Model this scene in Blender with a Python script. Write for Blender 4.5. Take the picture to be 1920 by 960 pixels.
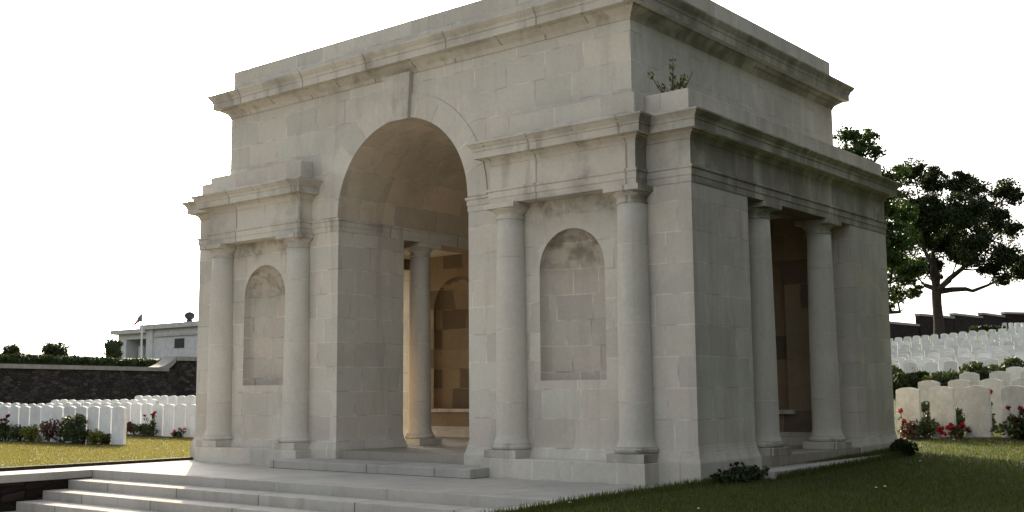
import bpy, bmesh, math, random
import numpy as np
from mathutils import Vector, Matrix
R = math.radians
random.seed(7)
for o in list(bpy.data.objects): bpy.data.objects.remove(o)
sc = bpy.context.scene
col = sc.collection

# ------------------------------------------------------------------ camera, sky, sun, exposure
YAW, PITCH, ROLL, FPX = R(39.0932), R(6.9122), R(-0.4608), 2117.5
CAM = Vector((10.685, -10.760, 0.996))
_F = Vector((-math.sin(YAW)*math.cos(PITCH), math.cos(YAW)*math.cos(PITCH), math.sin(PITCH)))
_R0 = Vector((math.cos(YAW), math.sin(YAW), 0)); _U0 = _R0.cross(_F)
_R = math.cos(ROLL)*_R0 + math.sin(ROLL)*_U0
_U = -math.sin(ROLL)*_R0 + math.cos(ROLL)*_U0
cam = bpy.data.cameras.new('camera'); cam.lens = FPX/1920*36; cam.sensor_width = 36
cam.clip_start = 0.1; cam.clip_end = 2000
co = bpy.data.objects.new('camera', cam); col.objects.link(co)
co.matrix_world = Matrix(((_R.x, _U.x, -_F.x, CAM.x), (_R.y, _U.y, -_F.y, CAM.y), (_R.z, _U.z, -_F.z, CAM.z), (0, 0, 0, 1)))
sc.camera = co

SUN_AZ, SUN_EL = R(-53.1), R(22.5)          # azimuth from +Y, negative towards -X
SD = Vector((math.sin(SUN_AZ)*math.cos(SUN_EL), math.cos(SUN_AZ)*math.cos(SUN_EL), math.sin(SUN_EL)))
w = bpy.data.worlds.new('World'); sc.world = w; w.use_nodes = True
nt = w.node_tree; nt.nodes.clear()
sky = nt.nodes.new('ShaderNodeTexSky'); sky.sky_type = 'NISHITA'; sky.sun_disc = False
sky.sun_elevation = SUN_EL; sky.sun_rotation = SUN_AZ
sky.air_density = 1.0; sky.dust_density = 6.0; sky.ozone_density = 1.0
hs = nt.nodes.new('ShaderNodeHueSaturation'); hs.inputs['Saturation'].default_value = 0.35
bg = nt.nodes.new('ShaderNodeBackground'); bg.inputs[1].default_value = 0.15
wo = nt.nodes.new('ShaderNodeOutputWorld')
nt.links.new(sky.outputs[0], hs.inputs['Color']); nt.links.new(hs.outputs[0], bg.inputs[0]); nt.links.new(bg.outputs[0], wo.inputs[0])
sl = bpy.data.lights.new('sun', 'SUN'); sl.energy = 3.3; sl.angle = R(0.5); sl.color = (1.0, 0.80, 0.55)
so = bpy.data.objects.new('sun', sl); col.objects.link(so)
so.rotation_euler = (-SD).to_track_quat('-Z', 'Y').to_euler()
sc.view_settings.view_transform = 'Standard'; sc.view_settings.look = 'None'
sc.view_settings.exposure = 1.22; sc.view_settings.gamma = 1.0; sc.view_settings.use_curve_mapping = False
sc.cycles.max_bounces = 12; sc.cycles.diffuse_bounces = 8

# ------------------------------------------------------------------ helpers
K = 0.83                                     # survey units of the pavilion -> metres

def at(u, v, d):                             # a point d metres ahead along the surveyed sight line
    return CAM + d*(_F + _R*((u-960)/FPX) - _U*((v-480)/FPX))
def x_on(u, y):                              # x where the sight line u crosses the row at y
    d = _F + _R*((u-960)/FPX) - _U*((720-480)/FPX)
    return CAM.x + d.x*(y-CAM.y)/d.y

class MB:
    def __init__(s): s.v = []; s.f = []
    def add(s, vs, fs):
        n = len(s.v); s.v += [tuple(p) for p in vs]; s.f += [tuple(i+n for i in f) for f in fs]; return s
    def box(s, x0, x1, y0, y1, z0, z1):
        return s.add([(x0,y0,z0),(x1,y0,z0),(x1,y1,z0),(x0,y1,z0),(x0,y0,z1),(x1,y0,z1),(x1,y1,z1),(x0,y1,z1)],
                     [(0,3,2,1),(4,5,6,7),(0,1,5,4),(1,2,6,5),(2,3,7,6),(3,0,4,7)])
    def sweep(s, prof, path, closed=False):
        n = len(path); m = len(prof); vs = []
        for i in range(n):
            p = Vector(path[i])
            a = Vector(path[i-1]) if (i > 0 or closed) else None
            b = Vector(path[(i+1) % n]) if (i < n-1 or closed) else None
            d1 = (p-a).normalized() if a is not None else None
            d2 = (b-p).normalized() if b is not None else None
            if d1 is None: d1 = d2
            if d2 is None: d2 = d1
            n1 = Vector((d1.y, -d1.x)); n2 = Vector((d2.y, -d2.x))
            mt = (n1+n2); mt = mt/ (1+n1.dot(n2))
            for (o, z) in prof: vs.append((p.x+mt.x*o, p.y+mt.y*o, z))
        fs = []
        for i in range(n if closed else n-1):
            j = (i+1) % n
            for k in range(m-1): fs.append((i*m+k, j*m+k, j*m+k+1, i*m+k+1))
        return s.add(vs, fs)
    def lathe(s, prof, cx, cy, n=40):
        vs = []; fs = []; m = len(prof)
        for i in range(n):
            a = 2*math.pi*i/n
            for (r, z) in prof: vs.append((cx+r*math.cos(a), cy+r*math.sin(a), z))
        for i in range(n):
            j = (i+1) % n
            for k in range(m-1): fs.append((i*m+k, j*m+k, j*m+k+1, i*m+k+1))
        fs.append(tuple(i*m for i in range(n))[::-1]); fs.append(tuple(i*m+m-1 for i in range(n)))
        return s.add(vs, fs)
    def tube(s, pts, rad, n=8):
        vs = []; fs = []
        for i, p in enumerate(pts):
            p = Vector(p)
            d = (Vector(pts[min(i+1, len(pts)-1)])-Vector(pts[max(i-1, 0)])).normalized()
            a = d.orthogonal().normalized() if abs(d.z) < .99 else Vector((1,0,0))
            a = (a - d*a.dot(d)).normalized(); b = d.cross(a)
            for k in range(n):
                t = 2*math.pi*k/n; vs.append(p+(a*math.cos(t)+b*math.sin(t))*rad[i])
        for i in range(len(pts)-1):
            for k in range(n):
                l = (k+1) % n; fs.append((i*n+k, i*n+l, (i+1)*n+l, (i+1)*n+k))
        return s.add(vs, fs)
    def prism(s, poly, y0, y1):              # polygon in x,z extruded along y
        n = len(poly)
        return s.add([(x,y0,z) for x,z in poly]+[(x,y1,z) for x,z in poly],
            [tuple(range(n)), tuple(range(2*n-1, n-1, -1))]+[(i, i+n, (i+1) % n+n, (i+1) % n) for i in range(n)])
    def build(s, name, mat, parent=None, k=1.0, smooth=False, bevel=0.0, recalc=True):
        me = bpy.data.meshes.new(name); me.from_pydata([(x*k, y*k, z*k) for x, y, z in s.v], [], s.f)
        if recalc:
            bm = bmesh.new(); bm.from_mesh(me); bmesh.ops.recalc_face_normals(bm, faces=bm.faces); bm.to_mesh(me); bm.free()
        if mat: me.materials.append(mat)
        o = bpy.data.objects.new(name, me); col.objects.link(o)
        if smooth:
            for p in me.polygons: p.use_smooth = True
        if bevel:
            b = o.modifiers.new('bevel', 'BEVEL'); b.width = bevel; b.segments = 2; b.limit_method = 'ANGLE'; b.angle_limit = R(40)
        if parent: o.parent = parent
        return o

def tag(o, label, cat, group=None, kind=None):
    if label: o['label'] = label
    if cat: o['category'] = cat
    if group: o['group'] = group
    if kind: o['kind'] = kind
    return o
def thing(name, label, cat, loc=(0,0,0), rz=0, group=None):
    o = bpy.data.objects.new(name, None); col.objects.link(o); o.empty_display_size = .3
    o.location = loc; o.rotation_euler = (0,0,rz); return tag(o, label, cat, group)
def kids(o): return [c for c in bpy.data.objects if c.parent == o]
def copy_tree(o, parent=None):
    c = o.copy(); col.objects.link(c)
    if parent: c.parent = parent
    for ch in kids(o): copy_tree(ch, c)
    return c

# ------------------------------------------------------------------ materials
class N:
    def __init__(s, name):
        s.m = bpy.data.materials.new(name); s.m.use_nodes = True; s.t = s.m.node_tree
        s.b = s.t.nodes['Principled BSDF']; s.out = s.t.nodes['Material Output']
        s.b.inputs['Specular IOR Level'].default_value = .2; s.b.inputs['Roughness'].default_value = .9
    def n(s, typ, **kw):
        x = s.t.nodes.new(typ)
        for k, v in kw.items(): setattr(x, k, v)
        return x
    def put(s, sock, v):
        if isinstance(v, bpy.types.NodeSocket): s.t.links.new(v, sock)
        else: sock.default_value = v
    def math(s, op, a, b=0.0, c=0.0, clamp=False):
        x = s.n('ShaderNodeMath', operation=op, use_clamp=clamp); s.put(x.inputs[0], a); s.put(x.inputs[1], b); s.put(x.inputs[2], c); return x.outputs[0]
    def mix(s, f, a, b, blend='MIX'):
        x = s.n('ShaderNodeMix', data_type='RGBA', blend_type=blend)
        s.put(x.inputs[0], f); s.put(x.inputs[6], a); s.put(x.inputs[7], b); return x.outputs[2]
    def ramp(s, f, stops):
        x = s.n('ShaderNodeValToRGB'); s.put(x.inputs[0], f)
        e = x.color_ramp.elements
        while len(e) > 1: e.remove(e[-1])
        e[0].position = stops[0][0]; e[0].color = rgba(stops[0][1])
        for p, c in stops[1:]:
            q = e.new(p); q.color = rgba(c)
        return x.outputs[0]
    def noise(s, vec, scale, detail=4, rough=.55):
        x = s.n('ShaderNodeTexNoise'); s.put(x.inputs['Vector'], vec) if vec is not None else None
        x.inputs['Scale'].default_value = scale; x.inputs['Detail'].default_value = detail; x.inputs['Roughness'].default_value = rough
        return x.outputs[0]
    def mapping(s, vec, scale):
        x = s.n('ShaderNodeMapping'); s.put(x.inputs[0], vec); x.inputs['Scale'].default_value = scale; return x.outputs[0]
    def bump(s, h, strength, dist):
        x = s.n('ShaderNodeBump'); x.inputs['Strength'].default_value = strength; x.inputs['Distance'].default_value = dist
        s.put(x.inputs['Height'], h); s.t.links.new(x.outputs[0], s.b.inputs['Normal'])
    def color(s, c): s.put(s.b.inputs['Base Color'], c)
def rgba(c): return (c, c, c, 1) if isinstance(c, (int, float)) else (c[0], c[1], c[2], 1)

def stone(name, tint=(.40,.365,.315), h=.36, wd=.72, var=.5, joints=1.0, mode='wall', stain=.5, dark=(.13,.105,.08), flank=.09, sdark=.5, jw=.009, jdark=False, patch=None):
    """ashlar: courses of height h, blocks about wd long, tone per block, stains with shapes of their own"""
    m = N(name)
    tc = m.n('ShaderNodeTexCoord').outputs['Object']
    geo = m.n('ShaderNodeNewGeometry')
    sp = m.n('ShaderNodeSeparateXYZ'); m.put(sp.inputs[0], tc); x, y, z = sp.outputs
    if mode in ('wall', 'slab'):
        sn = m.n('ShaderNodeSeparateXYZ'); m.put(sn.inputs[0], geo.outputs['True Normal'])
        ax = m.math('GREATER_THAN', m.math('ABSOLUTE', sn.outputs[0]), .7)
        up = m.math('GREATER_THAN', m.math('ABSOLUTE', sn.outputs[2]), .7)
        u = m.math('ADD', m.math('MULTIPLY', ax, y), m.math('MULTIPLY', m.math('SUBTRACT', 1., ax), x))
        v = m.math('ADD', m.math('MULTIPLY', up, y), m.math('MULTIPLY', m.math('SUBTRACT', 1., up), z))
        if mode == 'slab': v = m.math('ADD', v, m.math('MULTIPLY', up, .21))
    elif mode == 'vault':
        ang = m.math('ARCTAN2', m.math('SUBTRACT', z, 4.213*K), x)
        u = y; v = m.math('MULTIPLY', ang, 1.35*K)
    elif mode == 'arch':
        ang = m.math('ARCTAN2', m.math('SUBTRACT', z, 4.213*K), x)
        u = m.math('MULTIPLY', z, 0.0); v = m.math('MULTIPLY', ang, 1.35*K)
    elif mode == 'drum':
        u = m.math('MULTIPLY', z, 0.0); v = z
    vh = m.math('DIVIDE', v, h)
    row = m.math('FLOOR', vh); fr = m.math('FRACT', vh)
    wn = m.n('ShaderNodeTexWhiteNoise', noise_dimensions='1D'); m.put(wn.inputs['W'], row)
    W = m.math('ADD', m.math('DIVIDE', u, wd), m.math('ADD', m.math('MULTIPLY', row, 17.31), m.math('MULTIPLY', wn.outputs[0], 5.)))
    vo = m.n('ShaderNodeTexVoronoi', voronoi_dimensions='1D', feature='F1'); m.put(vo.inputs['W'], W); vo.inputs['Scale'].default_value = 1; vo.inputs['Randomness'].default_value = .55
    ve = m.n('ShaderNodeTexVoronoi', voronoi_dimensions='1D', feature='DISTANCE_TO_EDGE'); m.put(ve.inputs['W'], W); ve.inputs['Scale'].default_value = 1; ve.inputs['Randomness'].default_value = .55
    wn2 = m.n('ShaderNodeTexWhiteNoise', noise_dimensions='3D'); m.put(wn2.inputs['Vector'], vo.outputs['Color'])
    sr = m.n('ShaderNodeSeparateColor'); m.put(sr.inputs[0], wn2.outputs['Color'])
    rnd, rnd2 = sr.outputs[0], sr.outputs[1]
    t = Vector(tint)
    base = m.ramp(rnd, [(0, t*(1-.34*var)), (.3, t*(1-.10*var)), (.6, t), (.85, t*(1+.10*var)), (1, t*(1+.2*var))])
    hue = m.ramp(rnd2, [(0, (1.05,.985,.94)), (.4, (1,1,1)), (.7, (.975,1.0,.985)), (1, (1.05,.96,.95))])
    c = m.mix(min(1, var*1.4), base, hue, 'MULTIPLY')
    if var > .8:                                        # some blocks are a darker brown stone
        c = m.mix(m.math('MULTIPLY', m.math('LESS_THAN', rnd, .26), .6), c, rgba(dark))
    # joints
    ju = m.math('LESS_THAN', ve.outputs['Distance'], jw/wd)
    jr = m.math('LESS_THAN', m.math('MINIMUM', fr, m.math('SUBTRACT', 1., fr)), jw*.85/h)
    j = m.math('MAXIMUM', ju, jr)
    jn = m.noise(tc, 3.1, 2)
    jc = m.mix(m.ramp(jn, [(.42, 0), (.62, 1)]), rgba(t*(.3 if jdark else 1.3)), rgba(t*(.22 if jdark else .6)))
    c = m.mix(m.math('MULTIPLY', j, .75*joints), c, jc)
    # weather stains and the flank's painted shade
    n1 = m.noise(tc, .9, 6, .62)
    sn2 = m.n('ShaderNodeSeparateXYZ'); m.put(sn2.inputs[0], geo.outputs['True Normal'])
    ex = m.math('MULTIPLY', m.math('MULTIPLY', m.math('GREATER_THAN', sn2.outputs[0], .5), m.math('GREATER_THAN', x, 4.3*K)), flank)      # the +x flank's black stains, deepened to paint in its shade
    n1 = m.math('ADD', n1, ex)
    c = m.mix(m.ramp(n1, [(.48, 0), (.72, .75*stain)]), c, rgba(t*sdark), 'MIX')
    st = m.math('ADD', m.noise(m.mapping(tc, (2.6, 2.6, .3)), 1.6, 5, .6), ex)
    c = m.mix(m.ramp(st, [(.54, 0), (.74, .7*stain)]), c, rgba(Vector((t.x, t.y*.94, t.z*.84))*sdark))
    if patch:                                            # flaked, sooty patches at one height
        z0, z1, sc_, amt = patch
        mr = m.n('ShaderNodeMapRange', interpolation_type='SMOOTHSTEP'); m.put(mr.inputs[0], z); mr.inputs[1].default_value = z0*K; mr.inputs[2].default_value = z1*K
        xa = m.math('ABSOLUTE', m.math('SUBTRACT', m.math('ABSOLUTE', x), 3.45*K))
        mr2 = m.n('ShaderNodeMapRange', interpolation_type='SMOOTHSTEP'); m.put(mr2.inputs[0], xa); mr2.inputs[1].default_value = 1.05*K; mr2.inputs[2].default_value = .55*K
        band = m.math('MULTIPLY', m.math('MULTIPLY', mr.outputs[0], mr2.outputs[0]), m.math('MULTIPLY', m.math('LESS_THAN', y, .6*K), m.math('LESS_THAN', z, 4.2*K)))
        pn = m.math('ADD', m.noise(tc, sc_, 4, .7), m.math('MULTIPLY', m.noise(tc, 1.3, 2), .35))
        c = m.mix(m.math('MULTIPLY', band, m.ramp(pn, [(.62, 0), (.80, amt)])), c, rgba((t.x*.36, t.y*.33, t.z*.28)))
    n3 = m.noise(tc, 2.3, 5, .6)
    c = m.mix(m.ramp(n3, [(.56, 0), (.70, .35)]), c, rgba(t*1.18))
    n2 = m.noise(tc, 22, 6, .7)
    c = m.mix(.35, c, m.ramp(n2, [(.3, .78), (.7, 1.18)]), 'MULTIPLY')
    m.color(c)
    hh = m.math('SUBTRACT', m.math('ADD', m.math('MULTIPLY', n2, .25), m.math('MULTIPLY', m.noise(tc, 7, 3), .5)), m.math('MULTIPLY', j, .9))
    m.bump(hh, .55, .006)
    return m.m

def plain(name, c, rough=.9, vary=.25, scale=6, bump=0., metal=0., second=None):
    m = N(name); tc = m.n('ShaderNodeTexCoord').outputs['Object']
    t = Vector(c); n = m.noise(tc, scale, 5, .6)
    m.color(m.ramp(n, [(.3, t*(1-vary)), (.7, Vector(second) if second else t*(1+vary))])); m.b.inputs['Roughness'].default_value = rough; m.b.inputs['Metallic'].default_value = metal
    if bump: m.bump(n, bump, .02)
    return m.m

def stone_white(name, c, vary, scale):
    m = N(name); tc = m.n('ShaderNodeTexCoord').outputs['Object']; oi_ = m.n('ShaderNodeObjectInfo').outputs['Random']
    ad = m.n('ShaderNodeVectorMath', operation='ADD'); m.put(ad.inputs[0], tc)
    cb = m.n('ShaderNodeCombineXYZ'); m.put(cb.inputs[0], m.math('MULTIPLY', oi_, 31.)); m.put(cb.inputs[2], m.math('MULTIPLY', oi_, 17.)); m.put(ad.inputs[1], cb.outputs[0])
    v = ad.outputs[0]; t = Vector(c)
    a = m.noise(v, scale, 5, .65); b_ = m.noise(m.mapping(v, (1,1,.35)), 5, 4, .6); d = m.noise(v, 70, 3, .7)
    k = m.ramp(a, [(.35, t*(1-vary)), (.65, t*(1+vary*.5))])
    k = m.mix(m.ramp(b_, [(.55, 0), (.75, .5)]), k, rgba((t.x*.68, t.y*.675, t.z*.63)))
    k = m.mix(.3, k, m.ramp(d, [(.3, .7), (.7, 1.2)]), 'MULTIPLY')
    k = m.mix(1., k, m.ramp(oi_, [(0, (.86,.86,.845)), (.5, (.97,.97,.96)), (1, (1.06,1.06,1.06))]), 'MULTIPLY')
    m.color(k); m.bump(d, .3, .004); return m.m

def leaf(name, c, c2, tr=.35, scale=1.5):
    m = N(name); geo = m.n('ShaderNodeNewGeometry')
    tc = m.n('ShaderNodeTexCoord').outputs['Object']
    r = m.math('ADD', m.math('MULTIPLY', geo.outputs['Random Per Island'], .6), m.math('MULTIPLY', m.noise(tc, scale, 2), .4))
    cc = m.ramp(r, [(.15, c), (.85, c2)])
    m.color(cc); m.b.inputs['Roughness'].default_value = .55
    t = m.n('ShaderNodeBsdfTranslucent'); m.put(t.inputs[0], m.mix(1., cc, rgba((1.5, 1.6, .6)), 'MULTIPLY'))
    mx = m.n('ShaderNodeMixShader'); mx.inputs[0].default_value = tr
    m.t.links.new(m.b.outputs[0], mx.inputs[1]); m.t.links.new(t.outputs[0], mx.inputs[2]); m.t.links.new(mx.outputs[0], m.out.inputs[0])
    return m.m

M = {}
TINT = (.60, .568, .495)
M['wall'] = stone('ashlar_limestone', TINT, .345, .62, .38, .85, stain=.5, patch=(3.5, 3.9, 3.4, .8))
M['inner'] = stone('interior_limestone', (.30,.24,.165), .36, .60, .95, .9, stain=.5)  # brown interior blocks, with the chambers' shade painted into the tone
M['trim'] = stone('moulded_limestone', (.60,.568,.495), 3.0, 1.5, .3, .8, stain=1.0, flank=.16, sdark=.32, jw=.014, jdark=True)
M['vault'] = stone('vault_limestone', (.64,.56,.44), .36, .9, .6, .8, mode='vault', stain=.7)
M['arch'] = stone('voussoir_limestone', TINT, .30, 9., .35, .8, mode='arch', stain=.35)
M['drum'] = stone('column_limestone', TINT, .88, 9., .22, .6, mode='drum', stain=.3)
M['niche'] = stone('niche_limestone', (.55,.51,.44), .31, .40, .42, 1., stain=.5, patch=(2.7, 3.3, 5.5, .8))
M['slab'] = stone('paving_limestone', (.43,.415,.38), .62, .95, .35, .8, mode='slab', stain=.45, jw=.008)
M['floor'] = stone('floor_limestone', (.34,.31,.26), .62, .95, .3, .7, mode='slab', stain=.4)
M['step'] = stone('step_limestone', (.45,.43,.39), 3.1, 1.55, .3, 1.1, stain=.6, jw=.010, jdark=True)

def flint(name, c1, c2, h=.09):
    m = N(name); tc = m.n('ShaderNodeTexCoord').outputs['Object']
    vo = m.n('ShaderNodeTexVoronoi', feature='F1'); m.put(vo.inputs['Vector'], m.mapping(tc, (3.2, 3.2, 9.))); vo.inputs['Scale'].default_value = 1
    ve = m.n('ShaderNodeTexVoronoi', feature='DISTANCE_TO_EDGE'); m.put(ve.inputs['Vector'], m.mapping(tc, (3.2, 3.2, 9.))); ve.inputs['Scale'].default_value = 1
    sr = m.n('ShaderNodeSeparateColor'); m.put(sr.inputs[0], vo.outputs['Color'])
    c = m.ramp(sr.outputs[0], [(0, c1), (.7, Vector(c1)*.5+Vector(c2)*.5), (1, c2)])
    c = m.mix(m.math('LESS_THAN', ve.outputs['Distance'], .05), c, rgba(Vector(c1)*.6)); m.color(c)
    m.bump(m.math('MINIMUM', ve.outputs['Distance'], .2), .8, .05)
    return m.m
M['flint'] = flint('dark_flint', (.022,.019,.017), (.075,.066,.058))
M['coping'] = plain('coping_stone', (.30,.28,.25), .9, .2, 4, .2)
M['brick'] = flint('dark_brick', (.016,.011,.009), (.04,.026,.022))
M['white'] = stone_white('headstone_limestone', (.79,.80,.795), .08, 5)
M['white_worn'] = stone_white('lichened_headstone', (.57,.59,.60), .16, 9)  # speckled lichen grey, darkened further to paint in shade on the right rows
M['carve'] = plain('carved_limestone', (.44,.425,.38), .9, .1, 9)
M['far_wall'] = plain('pale_stone', (.66,.645,.62), .9, .12, 2)
M['far_dark'] = plain('dark_opening', (.06,.058,.055), .8, .1, 2)
M['far_trim'] = plain('pale_trim', (.55,.53,.51), .9, .15, 2)
M['hill'] = plain('hill_grass', (.045,.06,.02), .95, .35, 3, .3, second=(.085,.09,.035))
M['gravel'] = plain('pale_gravel', (.55,.51,.45), .95, .15, 20, .3)  # unseen path kept pale to bounce sunlight up onto the shaded front
M['pole'] = plain('white_paint', (.75,.75,.75), .5, .05, 2)
M['bark'] = plain('bark', (.05,.04,.032), .95, .4, 6, .6)
M['twig'] = plain('twig', (.09,.06,.04), .9, .3, 8)
M['soil'] = plain('soil', (.05,.04,.03), .95, .4, 9, .5)
M['leaf_tree'] = leaf('tree_leaf', (.014,.022,.007), (.035,.05,.014), .18, .5)
M['leaf_tree_light'] = leaf('tree_leaf_light', (.018,.034,.008), (.05,.085,.016), .25, .5)
M['leaf_dark'] = leaf('shrub_leaf', (.022,.035,.016), (.055,.075,.03), .25)
M['leaf_hedge'] = leaf('hedge_leaf', (.018,.03,.012), (.04,.06,.02), .15)
M['leaf_yellow'] = leaf('yellow_leaf', (.07,.085,.02), (.16,.16,.045), .35)
M['leaf_bronze'] = leaf('bronze_leaf', (.06,.035,.03), (.12,.06,.05), .3)
M['leaf_ledge'] = leaf('ledge_leaf', (.07,.10,.03), (.20,.18,.06), .35)
M['petal_red'] = leaf('red_petal', (.22,.008,.012), (.34,.02,.02), .25)
M['petal_dark'] = leaf('crimson_petal', (.11,.006,.012), (.2,.015,.02), .2)
M['petal_pink'] = leaf('pink_petal', (.42,.12,.14), (.6,.25,.25), .25)
M['blade'] = leaf('grass_blade', (.045,.062,.018), (.105,.115,.035), .35, .35)
M['blade_dry'] = leaf('dry_grass_blade', (.085,.085,.030), (.195,.16,.085), .40, .6)
M['daisy'] = plain('daisy_petal', (.75,.74,.70), .8, .05, 4)

def lawn_mat():
    m = N('lawn'); tc = m.n('ShaderNodeTexCoord').outputs['Object']
    n1 = m.noise(tc, .55, 5, .6); n2 = m.noise(tc, 11, 5, .7); n3 = m.noise(tc, 60, 3, .7)
    g = m.ramp(n1, [(.3, (.036,.054,.014)), (.7, (.066,.080,.022))])
    d = m.ramp(n1, [(.3, (.085,.082,.028)), (.7, (.15,.118,.05))])
    sp = m.n('ShaderNodeSeparateXYZ'); m.put(sp.inputs[0], tc)
    dry = m.ramp(m.math('SUBTRACT', m.math('ADD', m.math('MULTIPLY', sp.outputs[0], -.07), m.math('MULTIPLY', n1, .5)), m.math('MULTIPLY', m.math('MAXIMUM', m.math('SUBTRACT', sp.outputs[1], 9.), 0.), .05)), [(.42, 0), (.75, 1)])
    c = m.mix(dry, g, d)
    c = m.mix(.8, c, m.ramp(n2, [(.3, .55), (.7, 1.4)]), 'MULTIPLY')
    c = m.mix(.8, c, m.ramp(n3, [(.3, .6), (.7, 1.35)]), 'MULTIPLY')
    m.color(c); m.bump(m.math('ADD', n2, n3), 1., .03); return m.m
M['lawn'] = lawn_mat()

# ------------------------------------------------------------------ terrain
W0, W1 = at(-260, 690, 36.2), at(306, 690, 48.4)      # foot line of the dark retaining wall (x, y only)
CP = [(-4.6,0,.0),(4.6,0,.0),(-4.6,-2,.0),(4.6,-2,-.005),(4.6,4.3,.09),(4.6,5.7,.12),(-4.6,5.7,.02),(4.7,-3,-.03),(8,-6,-.15),(11,-11,-.6),(5,-9,-.35),(4,-14,-.7),
 (-5,-5,.0),(-9,-3,.0),(-14,-6,-.1),(-6,-12,-.4),(20,-12,-.7),(20,0,0.),
 (5,7.6,.245),(4,9.7,.37),(4,13,.55),(3,21.3,1.05),(-1,38,2.2),(-3,55,3.72),(-8,72,4.6),(-16,95,6.2),(-22,115,7.2),(10,40,2.4),(20,55,3.95),(20,20,1.2),(15,6,.25),(20,90,6.2),
 (-10.5,2.3,.0),(-14,2.3,.0),(-13.5,5.7,-.02),(-20,5.7,.0),(-17,7.8,.13),(-18,10.5,.2),(-25,3,.05),(-12,12,.2),(-8,20,.75),(-25,14,.3),(-30,30,.5),(-18,30,1.0),(-40,0,.1),(0,10,.3)]
_X = np.array(CP)
def _U_(r2): return np.where(r2 > 1e-9, r2*np.log(np.maximum(r2, 1e-9))*.5, 0)
def _fit():
    P = _X[:, :2]; n = len(P); r2 = ((P[:, None]-P[None])**2).sum(2)
    A = np.zeros((n+3, n+3)); A[:n, :n] = _U_(r2)+np.eye(n)*2.0; A[:n, n] = 1; A[:n, n+1:] = P; A[n, :n] = 1; A[n+1:, :n] = P.T
    return np.linalg.solve(A, np.append(_X[:, 2], [0,0,0]))
_C = _fit()
def ground(x, y):
    r2 = (_X[:, 0]-x)**2+(_X[:, 1]-y)**2
    return float(_U_(r2)@_C[:-3]+_C[-3]+_C[-2]*x+_C[-1]*y)
XL, XR, YF = -5.37*K, 5.40*K, -2.65*K
def axis(lo, hi, keys, near):
    s = set(keys)
    v = near[0]
    while v < near[1]: s.add(round(v, 3)); v += .6
    v = near[1]; st = .8
    while v < hi: s.add(round(v, 3)); v += st; st *= 1.12
    v = near[0]; st = .8
    while v > lo: s.add(round(v, 3)); v -= st; st *= 1.12
    s |= {lo, hi}; a = sorted(s)
    return [a[0]]+[a[i] for i in range(1, len(a)) if a[i]-a[i-1] > .02]
gx = axis(-320, 320, [XL, XR], (-22, 14)); gy = axis(-60, 400, [YF, 6.8*K], (-14, 24))
b = MB(); idx = {}
def gz(x, y):
    if y > 115 or abs(x) > 60:
        yy = min(y, 115); xx = max(-60, min(60, x)); return ground(xx, yy)
    return ground(x, y)
for j, y in enumerate(gy):
    for i, x in enumerate(gx):
        idx[i, j] = len(b.v); b.v.append((x, y, gz(x, y)+(.04 if XL-.5 < x < XL+.01 and y > -8 else 0)))
for j in range(len(gy)-1):
    for i in range(len(gx)-1):
        cx, cy = (gx[i]+gx[i+1])/2, (gy[j]+gy[j+1])/2
        if XL < cx < XR and cy < 6.8*K: continue
        b.f.append((idx[i, j], idx[i+1, j], idx[i+1, j+1], idx[i, j+1]))
o = b.build('lawn', M['lawn'], smooth=True); tag(o, None, None, kind='structure')
b = MB(); b.box(XL*1.0, XR, -60, YF+.3, -.9, -.70*K-.002); o = b.build('path', M['gravel']); tag(o, None, None, kind='structure')

b = MB(); b.box(XL-.03, XL-.002, -6, 6.8*K, -.2, .036); o = b.build('soil_edge', M['soil']); tag(o, None, None, kind='structure')

# upper lawn behind the dark retaining wall
wd = Vector((W1.x-W0.x, W1.y-W0.y)).normalized(); wn = Vector((-wd.y, wd.x))
if wn.x > 0: wn = -wn
b = MB(); n1, n2 = 40, 24
def upper(s, t):
    base = Vector((W0.x, W0.y))+wd*s+wn*t
    z = 2.02+.013*t+1.05*(1-math.exp(-t/9))+ .021*max(0, t-12)+.12*math.sin(s*.21+t*.13)*min(1, t/6)
    return Vector((base.x, base.y, z))
for i in range(n1+1):
    for j in range(n2+1):
        b.v.append(tuple(upper(-60+i*6, .25+ 230*(j/n2)**2)))
for i in range(n1):
    for j in range(n2):
        a = i*(n2+1)+j; b.f.append((a, a+n2+1, a+n2+2, a+1))
o = b.build('hillside', M['hill'], smooth=True); tag(o, None, None, kind='structure')

# ------------------------------------------------------------------ the pavilion (survey units, scaled by K on build)
A, B, R1, R2, YR, J, D = 4.51, 5.4125, 2.16, 4.724, -.277, 1.4816, 6.856
ZSP, ZA1 = 4.213, 6.413
Y1, Y2 = 1.588, 5.268
FL = .268
pav = thing('memorial_pavilion', 'large weathered limestone memorial pavilion with tall arch, niches and columns', 'memorial')
def part(mb, name, mat, **kw): return mb.build(name, M[mat], kw.pop('parent', pav), k=K, **kw)

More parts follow.
